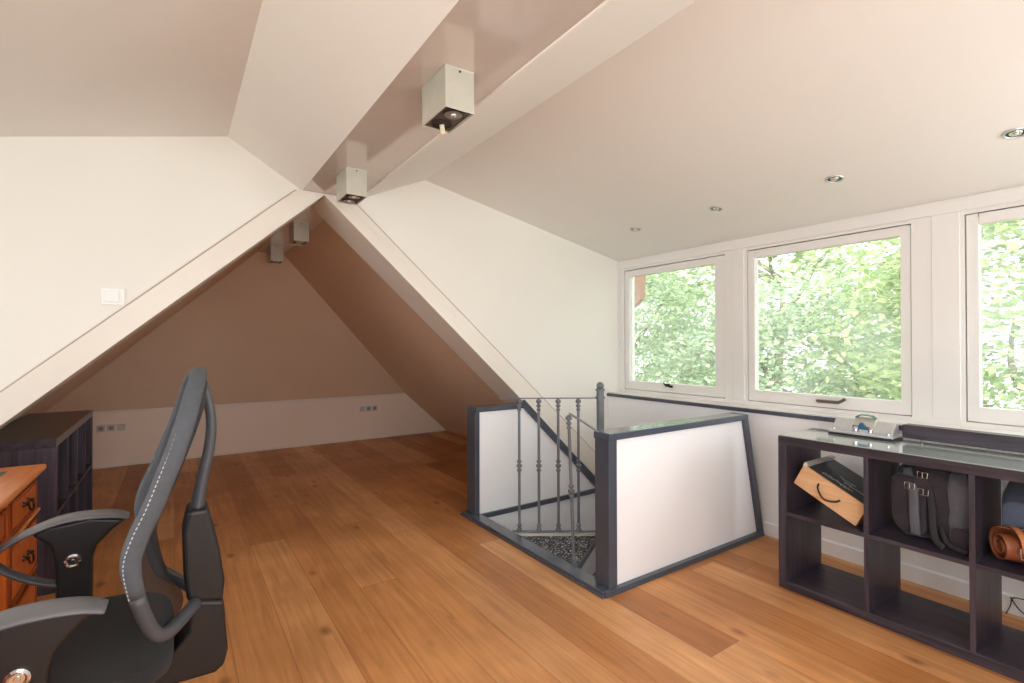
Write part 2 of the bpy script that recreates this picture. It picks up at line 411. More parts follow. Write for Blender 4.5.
def sash(n, y0, y1):
    g = .005; a, b, c, d = y0+g, y1-g, WZ0+g, WZ1-g
    sw, top, bot = .048, .054, .074; X0, X1 = RW+.010, RW+.062
    m = MB()
    sn = .085 if n == 1 else sw
    m.box(X0, X1, a, a+sn, c, d); m.box(X0, X1, b-sw, b, c, d)
    m.box(X0, X1, a+sn, b-sw, d-top, d); m.box(X0, X1, a+sn, b-sw, c, c+bot)
    o = struct('window_%d' % n, m, M['sash'], bevel=.003)
    p = MB(); p.box(X0+.034, X0+.040, a+sn-.006, b-sw+.006, c+bot-.006, d-top+.006); p.build('pane', M['glass'], o)
    rv = MB()   # rebate behind the sash closes the gap to the outside
    rv.box(X1-.001, X1+.03, y0, y0+.03, WZ0, WZ1); rv.box(X1-.001, X1+.03, y1-.03, y1, WZ0, WZ1)
    rv.box(X1-.001, X1+.03, y0, y1, WZ0, WZ0+.04); rv.box(X1-.001, X1+.03, y0, y1, WZ1-.03, WZ1); rv.build('rebate', M['sash'], o)
    return o, c+bot
for n, (y0, y1) in enumerate(W, 1):
    o, zb = sash(n, y0, y1)
    X = RW+.010
    if n == 1:
        yc = 2.71; m = MB(); m.box(X-.012, X+.001, yc-.02, yc+.02, .945, .968)
        m.sweep(smooth_path([(X-.02, yc+.028, .975), (X-.024, yc+.012, .962), (X-.024, yc-.02, .952), (X-.022, yc-.05, .950)]), .006, n=8)
        m.lathe([(.010, -.012), (.010, .012)], (X-.022, yc-.046, .950), (0, 1, 0), 10)
        m.build('window_catch', M['brass'], o, smooth=False)
    else:
        yc = 1.455 if n == 2 else .2; m = MB(); m.box(X-.016, X+.001, yc-.04, yc+.085, .926, .946)
        m.sweep(smooth_path([(X-.020, yc+.085, .938), (X-.03, yc+.02, .938), (X-.036, yc-.05, .942), (X-.034, yc-.085, .964)]), .0095, n=8)
        m.build('window_stay', M['grille'], o, bevel=.002)

# cheek walls either side of the roof frame
LLx, LLz = .742, 2.21
w = MB().prism([(-2.15, -.02), (-1.76, -.02), (.72, 2.22), (.655, 2.26), (.25, 2.495), (-2.15, 1.936)], 1, YC, YC+.05)
struct('wall_left', w, M['wall'])
w = MB().prism([(.975, 2.245), (1.467, 2.470), (RW+.02, 2.062), (RW+.02, 0), (3.29, 0), (.85, 2.22)], 1, YC, YC+.05)
struct('wall_back_right', w, M['wall'])

# ceilings of the dormers and their slanting runs up to the boxed ridge beam
w = MB().prism([(.25, 2.493), (-2.15, 1.934), (-2.15, 1.984), (.25, 2.543)], 1, YR, YC+.04)
struct('ceiling_left', w, M['ceil'])
w = MB().prism([(1.467, 2.468), (RW+.1, 2.043), (RW+.1, 2.093), (1.467, 2.518)], 1, YR, YC+.04)
struct('ceiling', w, M['ceil'])
w = MB().prism([(.648, 2.2505), (.25, 2.493), (.25, 2.543), (.66, 2.30)], 1, YR, YC+.04)
struct('ceiling_slope_left', w, M['ceil'])
w = MB().prism([(.990, 2.2505), (1.467, 2.468), (1.467, 2.518), (.98, 2.30)], 1, YR, YC+.04)
struct('ceiling_slope_right', w, M['ceil'])
w = MB().box(.648, .988, YR, 5.75, 2.25, 2.31)
struct('ridge_beam', w, M['beam'])
w = MB().sweep([(.990, YR, 2.250), (.990, 2.93, 2.250)], .006, n=8)
struct('trim_4', w, M['trim'])

# roof slopes of the back room, hipped end and knee wall
def roof_z(x): return RZ-RK*abs(x-RX)
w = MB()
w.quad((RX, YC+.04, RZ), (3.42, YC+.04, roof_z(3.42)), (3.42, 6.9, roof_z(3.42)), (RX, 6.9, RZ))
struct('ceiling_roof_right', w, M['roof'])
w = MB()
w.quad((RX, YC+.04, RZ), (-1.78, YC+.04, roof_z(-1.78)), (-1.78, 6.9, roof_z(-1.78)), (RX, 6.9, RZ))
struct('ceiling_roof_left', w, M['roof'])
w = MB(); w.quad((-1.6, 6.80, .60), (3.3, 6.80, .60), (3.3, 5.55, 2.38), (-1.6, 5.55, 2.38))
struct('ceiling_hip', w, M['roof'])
w = MB().box(-1.8, 3.5, 6.82, 6.9, -.02, .62)
struct('wall_back', w, M['kneew'])
w = MB().box(-1.3, 2.79, 6.785, 6.83, .585, .603)
struct('trim_5', w, M['trim'], bevel=.004)
w = MB().box(-1.8, 3.44, 6.806, 6.825, 0, .02)
struct('baseboard_back', w, M['wall'])

# roof-frame rafters
w = MB(); w.prism([(.775, 2.240), (.775, 2.2495), (.617, 2.2495), (-1.86, 0), (-1.69, 0)], 1, 3.235, 3.46)
struct('trim_6', w, M['rafter'], bevel=.003)
w = MB().prism([(.617, 2.2495), (.605, 2.2495), (-1.872, 0), (-1.86, 0)], 1, 3.252, 3.262)  # added thin strip; its darker colour draws the left rafter's shadow line
struct('shadow_strip_left', w, M['shadow_line'])
w = MB()
rin = lambda z: 1.249+(1.808-z)/.915
rout = lambda z: 1.424+(1.823-z)/.889
zs = 2.2495
w.prism([(.775, 2.2395), (.775, zs), (.86, zs), ((rin(0)+rout(0))/2-.01, 0), (rin(0), 0)], 1, 3.235, 3.58)
w.prism([(.85, zs), (.945, zs), (rout(0), 0), ((rin(0)+rout(0))/2-.02, 0)], 1, 3.251, 3.5)
struct('trim_7', w, M['rafter'], bevel=.004)
w = MB().prism([(.945, zs), (.953, zs), (rout(0)+.008, 0), (rout(0), 0)], 1, 3.253, 3.262)  # same painted shadow line, added along the right rafter
struct('shadow_strip_right', w, M['shadow_line'])

# rest of the room, out of the photograph: rear wall and the left dormer's window wall
w = MB().box(-2.2, 3.6, YR-.05, YR, -.02, 2.6); struct('wall_front', w, M['wall'])
w = MB()
w.box(-2.2, -2.1, YR, YC, -.02, .85); w.box(-2.2, -2.1, YR, YC, 1.85, 2.05)
for a, b in ((YR, -.7), (.75, .95), (2.45, YC)): w.box(-2.2, -2.1, a, b, .85, 1.85)
struct('wall_left_dormer', w, M['sash'])
for n, (a, b) in enumerate(((-.7, .75), (.95, 2.45)), 4):
    m = MB()
    m.box(-2.17, -2.12, a, a+.05, .85, 1.85); m.box(-2.17, -2.12, b-.05, b, .85, 1.85); m.box(-2.17, -2.12, a, b, .85, .92); m.box(-2.17, -2.12, a, b, 1.79, 1.85)
    o = struct('window_%d' % n, m, M['sash'])
    MB().box(-2.15, -2.144, a+.04, b-.04, .91, 1.8).build('pane', M['glass'], o)

# ------------------------------------------------------------------ stairwell
w = MB()
w.box(HX0, HX1, HY1-.033, HY1+.02, -2.6, .012); w.box(HX0, HX1, HY0-.02, HY0, -2.6, -.04)
w.box(HX0-.02, HX0, HY0, HY1, -2.6, -.04); w.box(HX1, HX1+.02, HY0, HY1, -2.6, 0)
struct('wall_stairwell', w, M['panel'])
struct('floor_below', MB().box(HX0-.02, HX1+.02, HY0-.02, HY1+.02, -2.66, -2.6), M['floor'])
w = MB(); w.box(1.816, 1.905, 1.86, 3.372, 0, .03); w.box(1.806, 1.82, 1.848, 3.378, 0, .016)
struct('trim_8', w, M['greytop'], bevel=.003)

t = thing('stair_screen', 'near white half wall with anthracite post and leaning end bar beside the stairs', 'half wall', (2.5, 1.91, 0))
MB().prism([(1.92, .01), (3.30, .01), (3.118, .80), (1.92, .80)], 1, 1.878, 1.942).build('panel', M['panel'], t)
MB().box(1.866, 1.926, 1.860, 1.966, 0, .802).build('post', M['grey'], t, bevel=.004)
MB().box(1.862, 3.147, 1.853, 1.971, .797, .835).build('cap_rail', M['greytop'], t, bevel=.004)
MB().prism([(3.335, 0), (3.148, .83), (3.096, .83), (3.283, 0)], 1, 1.858, 1.962).build('end_bar', M['grey'], t, bevel=.003)
m = MB().box(1.826, 3.31, 1.846, 1.88, 0, .026); m.box(1.83, 3.31, 1.84, 1.85, 0, .012)
m.build('base_strip', M['grey'], t, bevel=.003)

t = thing('stair_screen', 'far white half wall with anthracite cap sloping down along the rafter', 'half wall', (2.4, 3.3, 0))
MB().prism([(1.90, .01), (1.90, .79), (2.31, .79), (3.06, .06), (3.11, .01)], 1, 3.236, 3.345).build('panel', M['panel'], t)
MB().box(1.862, 1.920, 3.245, 3.372, 0, .80).build('post', M['grey'], t, bevel=.004)
MB().box(1.858, 2.29, 3.222, 3.378, .793, .828).build('cap_rail', M['greytop'], t, bevel=.004)
MB().prism([(2.262, .828), (2.300, .862), (3.13, .062), (3.092, .022)], 1, 3.212, 3.24).build('sloping_cap', M['grey'], t, bevel=.003)
MB().box(1.91, 3.25, 3.214, 3.238, -.006, .030).build('base_strip', M['grey'], t, bevel=.003)

# spiral stair: centre pole with wedge treads
PC = Vector((2.398, 2.470, 0))
t = thing('spiral_staircase', 'spiral staircase going down with speckled dark carpet on its wedge treads', 'staircase', (PC.x, PC.y, -2.6))
m = MB(); m.lathe([(.026, -2.6), (.026, .985)], PC, n=20); m.lathe([(.032, .93), (.032, .945)], PC, n=20)
m.lathe([(.032, .985), (.033, .995), (.022, 1.0)], PC, n=20)
m.lathe([(.002, 1.0)]+[(.026*math.sin(a*PI/10), 1.018-.026*math.cos(a*PI/10)) for a in range(2, 11)], PC, n=20)
m.build('centre_pole', M['iron'], t, smooth=False)
def tread(pts, z, top=False):
    b = MB().prism([tuple(p) for p in pts], 2, z-.045, z).build('tread', M['nosing'], t)
    c = Vector((sum(p[0] for p in pts)/len(pts), sum(p[1] for p in pts)/len(pts)))
    ins = [(c+(Vector(p[:2])-c)*(.95 if top else .93)) for p in pts]
    MB().prism([tuple(p) for p in ins], 2, z-.001, z+.007).build('tread_carpet', M['carpet'], b)
tread([(1.888, 2.82), (1.888, 2.19), (1.955, 2.205), (2.40, 2.49), (2.41, 2.505), (1.95, 2.815)], .0, True)
for k in range(12):
    a0 = math.radians(206+30*k); a1 = math.radians(206+30*k+34)
    P = [PC+Vector((math.cos(a), math.sin(a), 0))*r for a, r in ((a0, .04), (a0, .56), ((a0+a1)/2, .565), (a1, .56), (a1, .04))]
    tread([(p.x, p.y) for p in P], -.2*(k+1))
# pale edge along the guarded side of the top tread
A0, A1 = Vector((1.905, 2.803, 0)), Vector((2.375, 2.486, 0))
d = (A1-A0).normalized(); nn = Vector((d.y, -d.x, 0)); nn = nn if nn.y < 0 else -nn
m = MB().prism([tuple((A0+nn*.012).xy), tuple((A1+nn*.012).xy), tuple((A1+nn*.024).xy), tuple((A0+nn*.024).xy)], 2, -.03, .022)
m.build('edge_strip', M['pale'], t)

def baluster(base, top, parent):
    base, top = Vector(base), Vector(top); ax = top-base; h = ax.length; m = MB()
    m.lathe([(.0092, 0), (.0092, h)], base, ax, 10)
    def ball(z, r, sq=1): r *= 1.25; m.lathe([(.006, z-r*sq)]+[(r*math.sin(a*PI/8), z-r*sq*math.cos(a*PI/8)) for a in range(1, 8)]+[(.006, z+r*sq)], base, ax, 12)
    for f in (.50, .985): ball(h*f-.004, .016, .8); ball(h*f-.034, .0135, .7)
    ball(h*.50+.026, .0135, .7); ball(h*.985-.06, .012, .7)
    m.lathe([(.019, 0), (.019, .012), (.012, .03), (.016, .045), (.009, .058)], base, ax, 12)
    return m.build('baluster', M['iron'], parent, smooth=False)
t = thing('stair_railing', 'level iron railing of four balusters running from threshold to stair pole', 'railing', (2.16, 2.63, 0))
rail = [(1.941, 2.780), (2.051, 2.705), (2.161, 2.631), (2.274, 2.554)]
for x, y in rail: baluster((x, y, .028), (x, y, .930), t)
MB().sweep([(1.834, 2.852, .934), (2.385, 2.479, .934)], .004, .011, ref=(0, 0, 1), n=8).build('top_rail', M['iron'], t)
MB().sweep([(1.90, 2.807, .030), (2.38, 2.482, .030)], .007, .012, ref=(0, 0, 1), n=8).build('bottom_rail', M['iron'], t)
t = thing('stair_railing', 'descending curved iron handrail whose first baluster leans beside the near post', 'railing', (1.95, 2.2, 0))
baluster((1.935, 2.215, .004), (1.912, 2.232, .885), t)
hp = [(1.910, 2.238, .899), (1.912, 2.225, .897)]
for k in range(1, 14):
    a = math.radians(209+k*12); hp.append((PC.x+.545*math.cos(a), PC.y+.545*math.sin(a), .90-.08*k))
MB().sweep(smooth_path(hp[1:], 3), .006, .013, ref=(0, 0, 1), n=8).build('handrail', M['iron'], t)
for k in (1.4, 3.9, 6.4, 8.9, 11.4):
    a = math.radians(209+k*12); x, y = PC.x+.545*math.cos(a), PC.y+.545*math.sin(a); zt = .885-.08*k
    baluster((x, y, zt-.885), (x, y, zt), t)

# ------------------------------------------------------------------ cube shelves
def cube_unit(name, label, x0, x1, y0, y1, H, ncol, fr=.044, th=.02):
    t = thing(name, label, 'shelf unit', ((x0+x1)/2, (y0+y1)/2, 0), None)
    MB().box(x0, x1, y0, y0+fr, 0, H-fr).build('side_panel', M['shelfZ'], t, bevel=.002)
    MB().box(x0, x1, y1-fr, y1, 0, H-fr).build('side_panel', M['shelfZ'], t, bevel=.002)
    MB().box(x0, x1, y0, y1, H-fr, H).build('top_panel', M['shelftop'], t, bevel=.002)
    MB().box(x0, x1, y0+fr, y1-fr, 0, fr).build('bottom_panel', M['shelfY'], t, bevel=.002)
    wi = (y1-y0-2*fr-(ncol-1)*th)/ncol; zm = H/2-.006
    for k in range(ncol):
        a = y0+fr+k*(wi+th)
        MB().box(x0+.002, x1-.002, a, a+wi, zm-th/2, zm+th/2).build('shelf', M['shelfY'], t, bevel=.001)
        if k: MB().box(x0+.001, x1-.001, a-th, a, fr, H-fr).build('divider', M['shelfZ'], t, bevel=.001)
    return t
RS = cube_unit('cube_shelf', 'low black-brown open cube shelf holding bags under the windows', 2.686, 3.068, -.154, 1.417, .808, 4)
cube_unit('cube_shelf', 'black cube shelf under the left roof slope behind the wooden desk', -.872, -.516, 3.52, 4.93, .81, 4)

# ------------------------------------------------------------------ things on the right shelf
ST = .812
MB().box(2.690, 3.068, -.148, 1.411, .807, ST).build('top_sheen', M['sheen_plate'], RS, bevel=.001)  # added pale sheet carrying the painted reflection
t = thing('hole_punch', 'silver paper hole punch standing on the black shelf', 'hole punch', (3.02, 1.165, ST))
MB().box(2.950, 3.066, 1.030, 1.300, ST, ST+.010).build('base', M['black'], t, bevel=.003)
MB().box(2.947, 3.060, 1.034, 1.298, ST+.010, ST+.022).build('base_plate', M['steel'], t, bevel=.003)
sec = [(2.972, ST+.022), (2.978, ST+.034), (3.020, ST+.076), (3.052, ST+.072), (3.056, ST+.022)]
MB().prism(sec, 1, 1.205, 1.290).build('housing', M['steel'], t, bevel=.004)
MB().prism(sec, 1, 1.042, 1.122).build('housing', M['steel'], t, bevel=.004)
m = MB().prism([(2.986, ST+.036), (3.0, ST+.062), (3.03, ST+.086), (3.05, ST+.086), (3.05, ST+.06)], 1, 1.118, 1.208)
lv = m.build('lever', M['silver'], t, bevel=.004)
m = MB().sweep(smooth_path([(3.03, 1.205, ST+.084), (3.03, 1.188, ST+.096), (3.03, 1.163, ST+.099), (3.03, 1.138, ST+.096), (3.03, 1.121, ST+.084)]), .016, .004, ref=(1, 0, 0), n=8)
m.build('grip', M['greenglass'], lv, smooth=True)
m = MB().prism([(2.981, 1.206), (2.981, 1.12)] and [(1.204, ST+.036), (1.122, ST+.032), (1.125, ST+.044), (1.150, ST+.05), (1.160, ST+.066), (1.172, ST+.066), (1.180, ST+.05), (1.204, ST+.050)], 0, 2.978, 2.990)
m.build('paper_guide', M['blueglass'], t, bevel=.002)
for y in (1.19, 1.13): MB().lathe([(.012, 0), (.012, .018), (.008, .026)], (2.982, y, ST+.02), (0, 0, 1), 12).build('punch_pin', M['chrome'], t)
for y in (1.280, 1.058): MB().lathe([(.009, 0), (.009, .010)], (2.976, y, ST+.02), (0, 0, 1), 12).build('screw', M['chrome'], t)
t.scale = (1.0, 1.12, 1.12); t.location.y -= .032

t = thing('sound_bar', 'long flat black sound bar lying along the window sill side of shelf', 'speaker', (3.03, .43, ST))
MB().box(2.992, 3.062, -.10, .963, ST+.020, ST+.086).build('body', M['black'], t, bevel=.004)
m = MB().quad((2.9915, -.09, ST+.024), (2.9915, .955, ST+.024), (2.9915, .955, ST+.082), (2.9915, -.09, ST+.082)); m.build('speaker_cloth', M['shelfY'], t)
for y in (.885, 0.0):
    m = MB().lathe([(.012, 0), (.012, .005), (.004, .007), (.004, .024)], (3.0, y, ST), (0, 0, 1), 10); m.build('foot', M['chrome'], t)

# tilted wine box: built level, then tipped about the lower near corner on the shelf
SH = .81/2+.005          # top of the middle shelf
pv = (2.74, 1.070, SH+.004); th = math.radians(26.5)
t = thing('wine_box', 'pale pine wine box with rope handle tipped sideways in shelf cubby', 'box', (2.86, 1.07, SH))
L0 = .325; Hh = .118; D0, D1 = 2.735, 3.045
def tilted(m): return m.rot(pv, 'X', th)
y0, y1 = pv[1], pv[1]+L0; z0, z1 = pv[2], pv[2]+Hh
def wb(x0, x1, a, b, c, d): return tilted(MB().box(x0, x1, a, b, c, d))
wb(D0, D0+.012, y0, y1, z0, z1).build('front_panel', M['pine'], t, bevel=.0015)
m = wb(D0+.012, D1, y0, y0+.01, z0, z1); m.build('end_panel', M['pine'], t)
m = wb(D0+.012, D1, y1-.01, y1, z0, z1+.004); m.build('end_panel', M['pine'], t)
wb(D0+.012, D1, y0, y1, z0, z0+.01).build('bottom_panel', M['pine'], t)
lid = wb(D0+.006, D1, y0+.004, y1-.012, z1-.012, z1-.003).build('sliding_lid', M['slate'], t)
wb(D0-.001, D1, y1-.016, y1+.002, z1-.004, z1+.016).build('lid_lip', M['pale'], t)
random.seed(11)
for row, (xx, a, b) in enumerate(((2.80, .10, .25), (2.845, .06, .16), (2.875, .12, .20))):
    yy = y0+a; pts = []
    while yy < y0+b:
        pts += [(xx+random.uniform(-.016, .016), yy, z1-.002), (xx+random.uniform(-.004, .004), yy-.002, z1-.002)]
        yy += random.uniform(.004, .010)
    tilted(MB().sweep(smooth_path(pts, 3), .0016, n=5)).build('script_line', M['chalk'], lid)
hx = D0-.004; yc = y0+.165; zc = z0+.054
m = MB().sweep(smooth_path([(hx+.006, yc+.058, zc+.022), (hx-.008, yc+.05, zc+.006), (hx-.016, yc+.02, zc-.016), (hx-.016, yc-.01, zc-.022), (hx-.008, yc-.045, zc-.004), (hx+.006, yc-.056, zc+.012)]), .0045, n=8)
tilted(m).build('rope_handle', M['cordm'], t, smooth=True)

# canvas shoulder bag in the second cubby
t = thing('canvas_bag', 'dark canvas bag with straps and buckles stuffed in shelf cubby', 'bag', (2.87, .81, SH))
def lump(p):
    q = Vector(p); n = noise.noise(q*9)*.020+noise.noise(q*24)*.010
    return q+Vector((n, n*.6, n*.5))
zc = SH+.168
m = MB().cushion((2.90, .805, zc), (.115, .148, .168), .45, 36, 24, lump); m.build('body', M['bag'], t, smooth=True)
m = MB().cushion((2.795, .865, SH+.165), (.028, .072, .130), .5, 28, 18, lump); m.build('front_pocket', M['bag'], t, smooth=True)
m = MB().cushion((2.835, .700, SH+.19), (.055, .045, .14), .5, 24, 18, lump); m.build('side_pocket', M['bag2'], t, smooth=True)
m = MB().cushion((2.825, .69, SH+.055), (.055, .042, .052), .4, 24, 14, lump); m.build('lower_pocket', M['bag'], t, smooth=True)
def strap(pts, w=.016, n=None, mt='strap', name='strap'):
    return MB().sweep(smooth_path(pts, 5), .0035, w, ref=(1, 0, 0), n=8).build(name, M[mt], t, smooth=True)
s1 = strap([(2.80, .885, SH+.318), (2.775, .868, SH+.27), (2.764, .85, SH+.22), (2.757, .845, SH+.12), (2.763, .842, SH+.03)], .020, mt='bag2')
s2 = strap([(2.82, .815, SH+.315), (2.785, .80, SH+.25), (2.77, .785, SH+.17), (2.762, .78, SH+.09), (2.75, .765, SH+.03), (2.742, .735, SH+.008)], .015)
s3 = strap([(2.79, .76, SH+.10), (2.77, .745, SH+.05), (2.757, .715, SH+.018), (2.75, .66, SH+.012)], .012)
s4 = strap([(2.83, .935, SH+.31), (2.795, .93, SH+.25), (2.79, .925, SH+.2)], .014)
for (y, z, par) in ((.862, SH+.245, s1), (.818, SH+.30, s2), (.815, SH+.225, s2)):
    m = MB(); X = 2.762 if par is s1 else 2.772
    m.sweep([(X, y+.018, z+.014), (X, y-.018, z+.014), (X-.004, y-.018, z-.012), (X-.004, y+.018, z-.012)], .003, closed=True, n=6)
    m.sweep([(X-.003, y, z+.014), (X-.005, y, z-.012)], .0025, n=6)
    m.build('buckle', M['chrome'], par)

# blue folded bag and brown leather roll in the third cubby
t = thing('folded_garment', 'navy blue folded cloth bundle lying above the brown leather roll', 'clothing', (2.93, .46, SH))
def soft(p):
    q = Vector(p); n = noise.noise(q*7+Vector((3, 1, 2)))*.010
    u = (q.x-2.84)/.2
    z = q.z+n*.6+(.085*u if q.z > SH+.12 else 0)
    return Vector((q.x+n, q.y+n, z))
MB().cushion((2.965, .438, SH+.130), (.098, .150, .128), .28, 40, 20, soft).build('cloth', M['navy'], t, smooth=True)
MB().cushion((2.874, .438, SH+.120), (.014, .144, .105), .3, 32, 14, soft).build('front_fold', M['navy2'], t, smooth=True)
t = thing('leather_roll', 'brown leather tool roll with buckled strap in the shelf cubby', 'leather roll', (2.77, .52, SH))
dr = Vector((.60, -.80, 0)).normalized(); lt_ = Vector((.80, .60, 0)).normalized(); o0 = Vector((2.752, .566, SH+.077))
rows = []
for j in range(12):
    u = j/11; row = []
    for k in range(64):
        a = k/63*4.3*PI+.6; r = (.016+.056*k/63)*(1+.05*math.sin(u*8+a))
        p = o0+dr*(u*.15+.010*(1-k/63)*(1 if j else -1)*0)+lt_*(r*math.cos(a)*1.05)+Vector((0, 0, r*math.sin(a)))
        n = noise.noise(p*38)*.004
        row.append(p+lt_*n+Vector((0, 0, n)))
    rows.append(row)
o = MB().grid(rows).build('leather', M['brown'], t, smooth=True)
so = o.modifiers.new('thick', 'SOLIDIFY'); so.thickness = .005
c0 = o0+dr*.05
ring = [c0+lt_*(-.0775*math.cos(a))+Vector((0, 0, .0755*math.sin(a))) for a in [PI*.85-k*.17 for k in range(17)]]
st = MB().sweep(ring, .0025, .013, ref=(0, 0, 1), n=8).build('strap', M['brown2'], t, smooth=True)
bc = c0-lt_*.082+Vector((0, 0, -.004))
m = MB().sweep([bc+dr*.02+Vector((0, 0, .022)), bc-dr*.02+Vector((0, 0, .022)), bc-dr*.02-Vector((0, 0, .018)), bc+dr*.02-Vector((0, 0, .018))], .003, closed=True, n=6)
m.build('buckle', M['chrome'], st)
m = MB().sweep(smooth_path([bc+Vector((0, 0, .01)), bc-lt_*.010+Vector((0, 0, -.025)), bc-lt_*.006+Vector((0, 0, -.066))]), .002, .010, ref=(1, 0, 0), n=6); m.build('strap_end', M['brown2'], st)
m = MB().sweep(smooth_path([(3.30, .655, .004), (3.30, .64, .05), (3.298, .632, .088), (3.296, .60, .098), (3.294, .55, .10), (3.295, .50, .06), (3.30, .53, .02), (3.30, .60, .035), (3.30, .64, .09)]), .0025, n=6)
tag(m.build('power_cord', M['cordm'], None, smooth=True), 'thin black cord looped at the wall behind the lower cubby', 'cord')

# ------------------------------------------------------------------ pedestal desk
DX, DY0, DY1, DH = -.468, .95, 2.985, .78
t = thing('pedestal_desk', 'orange brown wooden pedestal desk with leather top and brass drawer pulls', 'desk', (-.82, 2.07, 0))
dx0 = -1.17
m = MB().box(dx0, DX, DY0, DY1, DH-.026, DH); m.build('desktop', M['desktop'], t, bevel=.010, seg=3)
m = MB().box(dx0+.015, DX-.014, DY0+.015, DY1-.015, DH-.040, DH-.024); m.build('top_moulding', M['desk'], t, bevel=.006)
lt = MB().box(dx0+.11, DX-.105, DY0+.11, DY1-.11, DH-.001, DH+.0012).build('leather_inset', M['leather'], t)
m = MB()
a, b, c, d = dx0+.13, DX-.125, DY0+.13, DY1-.13
for x0, x1, y0, y1 in ((a, b, c, c+.006), (a, b, d-.006, d), (a, a+.006, c, d), (b-.006, b, c, d)): m.box(x0, x1, y0, y1, DH+.0012, DH+.0018)
m.build('gilt_line', M['gold'], lt)
FX = -.502
def pull(parent, y, z, X):
    m = MB()
    for s in (-1, 1): m.lathe([(.012, 0), (.010, .004), (.006, .010), (.008, .016), (.003, .022)], (X, y+s*.034, z+.008), (1, 0, 0), 10)
    m.sweep(smooth_path([(X+.016, y-.036, z+.008), (X+.020, y-.030, z-.012), (X+.022, y-.014, z-.022), (X+.022, y+.014, z-.022), (X+.020, y+.030, z-.012), (X+.016, y+.036, z+.008)], 4), .0035, n=6)
    m.build('drawer_pull', M['brass'], parent)
def drawer(y0, y1, z0, z1, pulls=1):
    m = MB().box(FX-.3, FX+.004, y0, y1, z0, z1)
    o = m.build('drawer', M['desk'], t, bevel=.002)
    e = .022
    fr = MB()
    for a, b, c, d in ((y0, y1, z0, z0+.010), (y0, y1, z1-.010, z1), (y0, y0+.010, z0, z1), (y1-.010, y1, z0, z1)): fr.box(FX+.003, FX+.010, a, b, c, d)
    fr.build('cock_bead', M['bead'], o, bevel=.002)
    MB().box(FX+.003, FX+.009, y0+e, y1-e, z0+e, z1-e).build('raised_panel', M['desk'], o, bevel=.005)
    for k in range(pulls):
        y = (y0+y1)/2 if pulls == 1 else y0+(y1-y0)*(.25+.5*k)
        pull(o, y, (z0+z1)/2, FX+.009)
for (y0, y1) in ((2.50, 2.965), (.97, 1.43)):
    MB().box(dx0+.03, FX, y0, y1, .05, .742).build('pedestal', M['desk'], t, bevel=.003)
    MB().box(dx0+.02, FX+.022, y0-.015, y1+.015, 0, .075).build('plinth', M['desk'], t, bevel=.008)
    MB().box(dx0+.025, FX+.016, y0-.006, y1+.006, .578, .594).build('waist_moulding', M['desktop'], t, bevel=.005)
    drawer(y0+.035, y1-.03, .605, .728); drawer(y0+.035, y1-.03, .345, .565); drawer(y0+.035, y1-.03, .10, .325)
MB().box(dx0+.03, FX, 1.43, 2.51, .60, .742).build('apron', M['desk'], t, bevel=.003)
drawer(1.47, 2.46, .615, .728, 2)

# ------------------------------------------------------------------ office chair
YM = 1.752
t = thing('office_chair', 'black and grey mesh office chair turned towards the wooden desk', 'chair', (-.22, YM, 0))
edge = [(.049, 1.700, .559), (.016, 1.62, .560), (-.016, 1.555, .563), (-.042, 1.53, .584), (-.066, 1.51, .656), (-.082, 1.50, .731), (-.086, 1.497, .788), (-.068, 1.495, .850), (-.044, 1.493, .906), (-.017, 1.497, .982), (.006, 1.513, 1.047), (.026, 1.54, 1.114), (.042, 1.587, 1.175), (.054, 1.65, 1.210), (.056, YM, 1.222)]
near = smooth_path(edge, 4)
mir = lambda p: Vector((p[0], 2*YM-p[1], p[2]))
loop = near + [mir(p) for p in near[:-1]][::-1]
nl = len(loop); A = []; Bw = []
for i in range(nl):
    u = min(i, nl-1-i)/len(near)
    if u < .30: A.append(.0175); Bw.append(.0175)
    else:
        k = min(1, (u-.30)/.15); A.append(.0175+.0055*k); Bw.append(.0175-.004*k)
i0 = int(.33*len(near))
MB().sweep(loop[:i0+1], A[:i0+1], Bw[:i0+1], ref=(1, 0, .25), n=14).build('back_lower_frame', M['chplastic'], t, smooth=True)
MB().sweep(loop[nl-1-i0:], A[nl-1-i0:], Bw[nl-1-i0:], ref=(1, 0, .25), n=14).build('back_lower_frame', M['chplastic'], t, smooth=True)
ef = MB().sweep(loop[i0:nl-i0], A[i0:nl-i0], Bw[i0:nl-i0], ref=(1, 0, .25), n=14).build('back_edge', M['chedge'], t, smooth=True)
for side in (1, -1):
    pts = [(p if side == 1 else mir(p))+Vector((-.0135, -.0108*side, -.003)) for p in near[i0:-5]]
    MB().sweep(pts, .0016, n=6).build('stitching', M['stitch'], ef)
# mesh web between the edges
rows = []
for p in near[9:-1]:
    q = mir(p); wdt = q.y-p[1]; r = []
    for j in range(17):
        v = j/16; bow = math.sin(PI*v)
        r.append((p[0]+.045*bow*min(1, wdt/.4), p[1]+wdt*v, p[2]-.006*bow))
    rows.append(r)
MB().grid(rows).build('back_mesh', M['chmesh'], t, smooth=True)
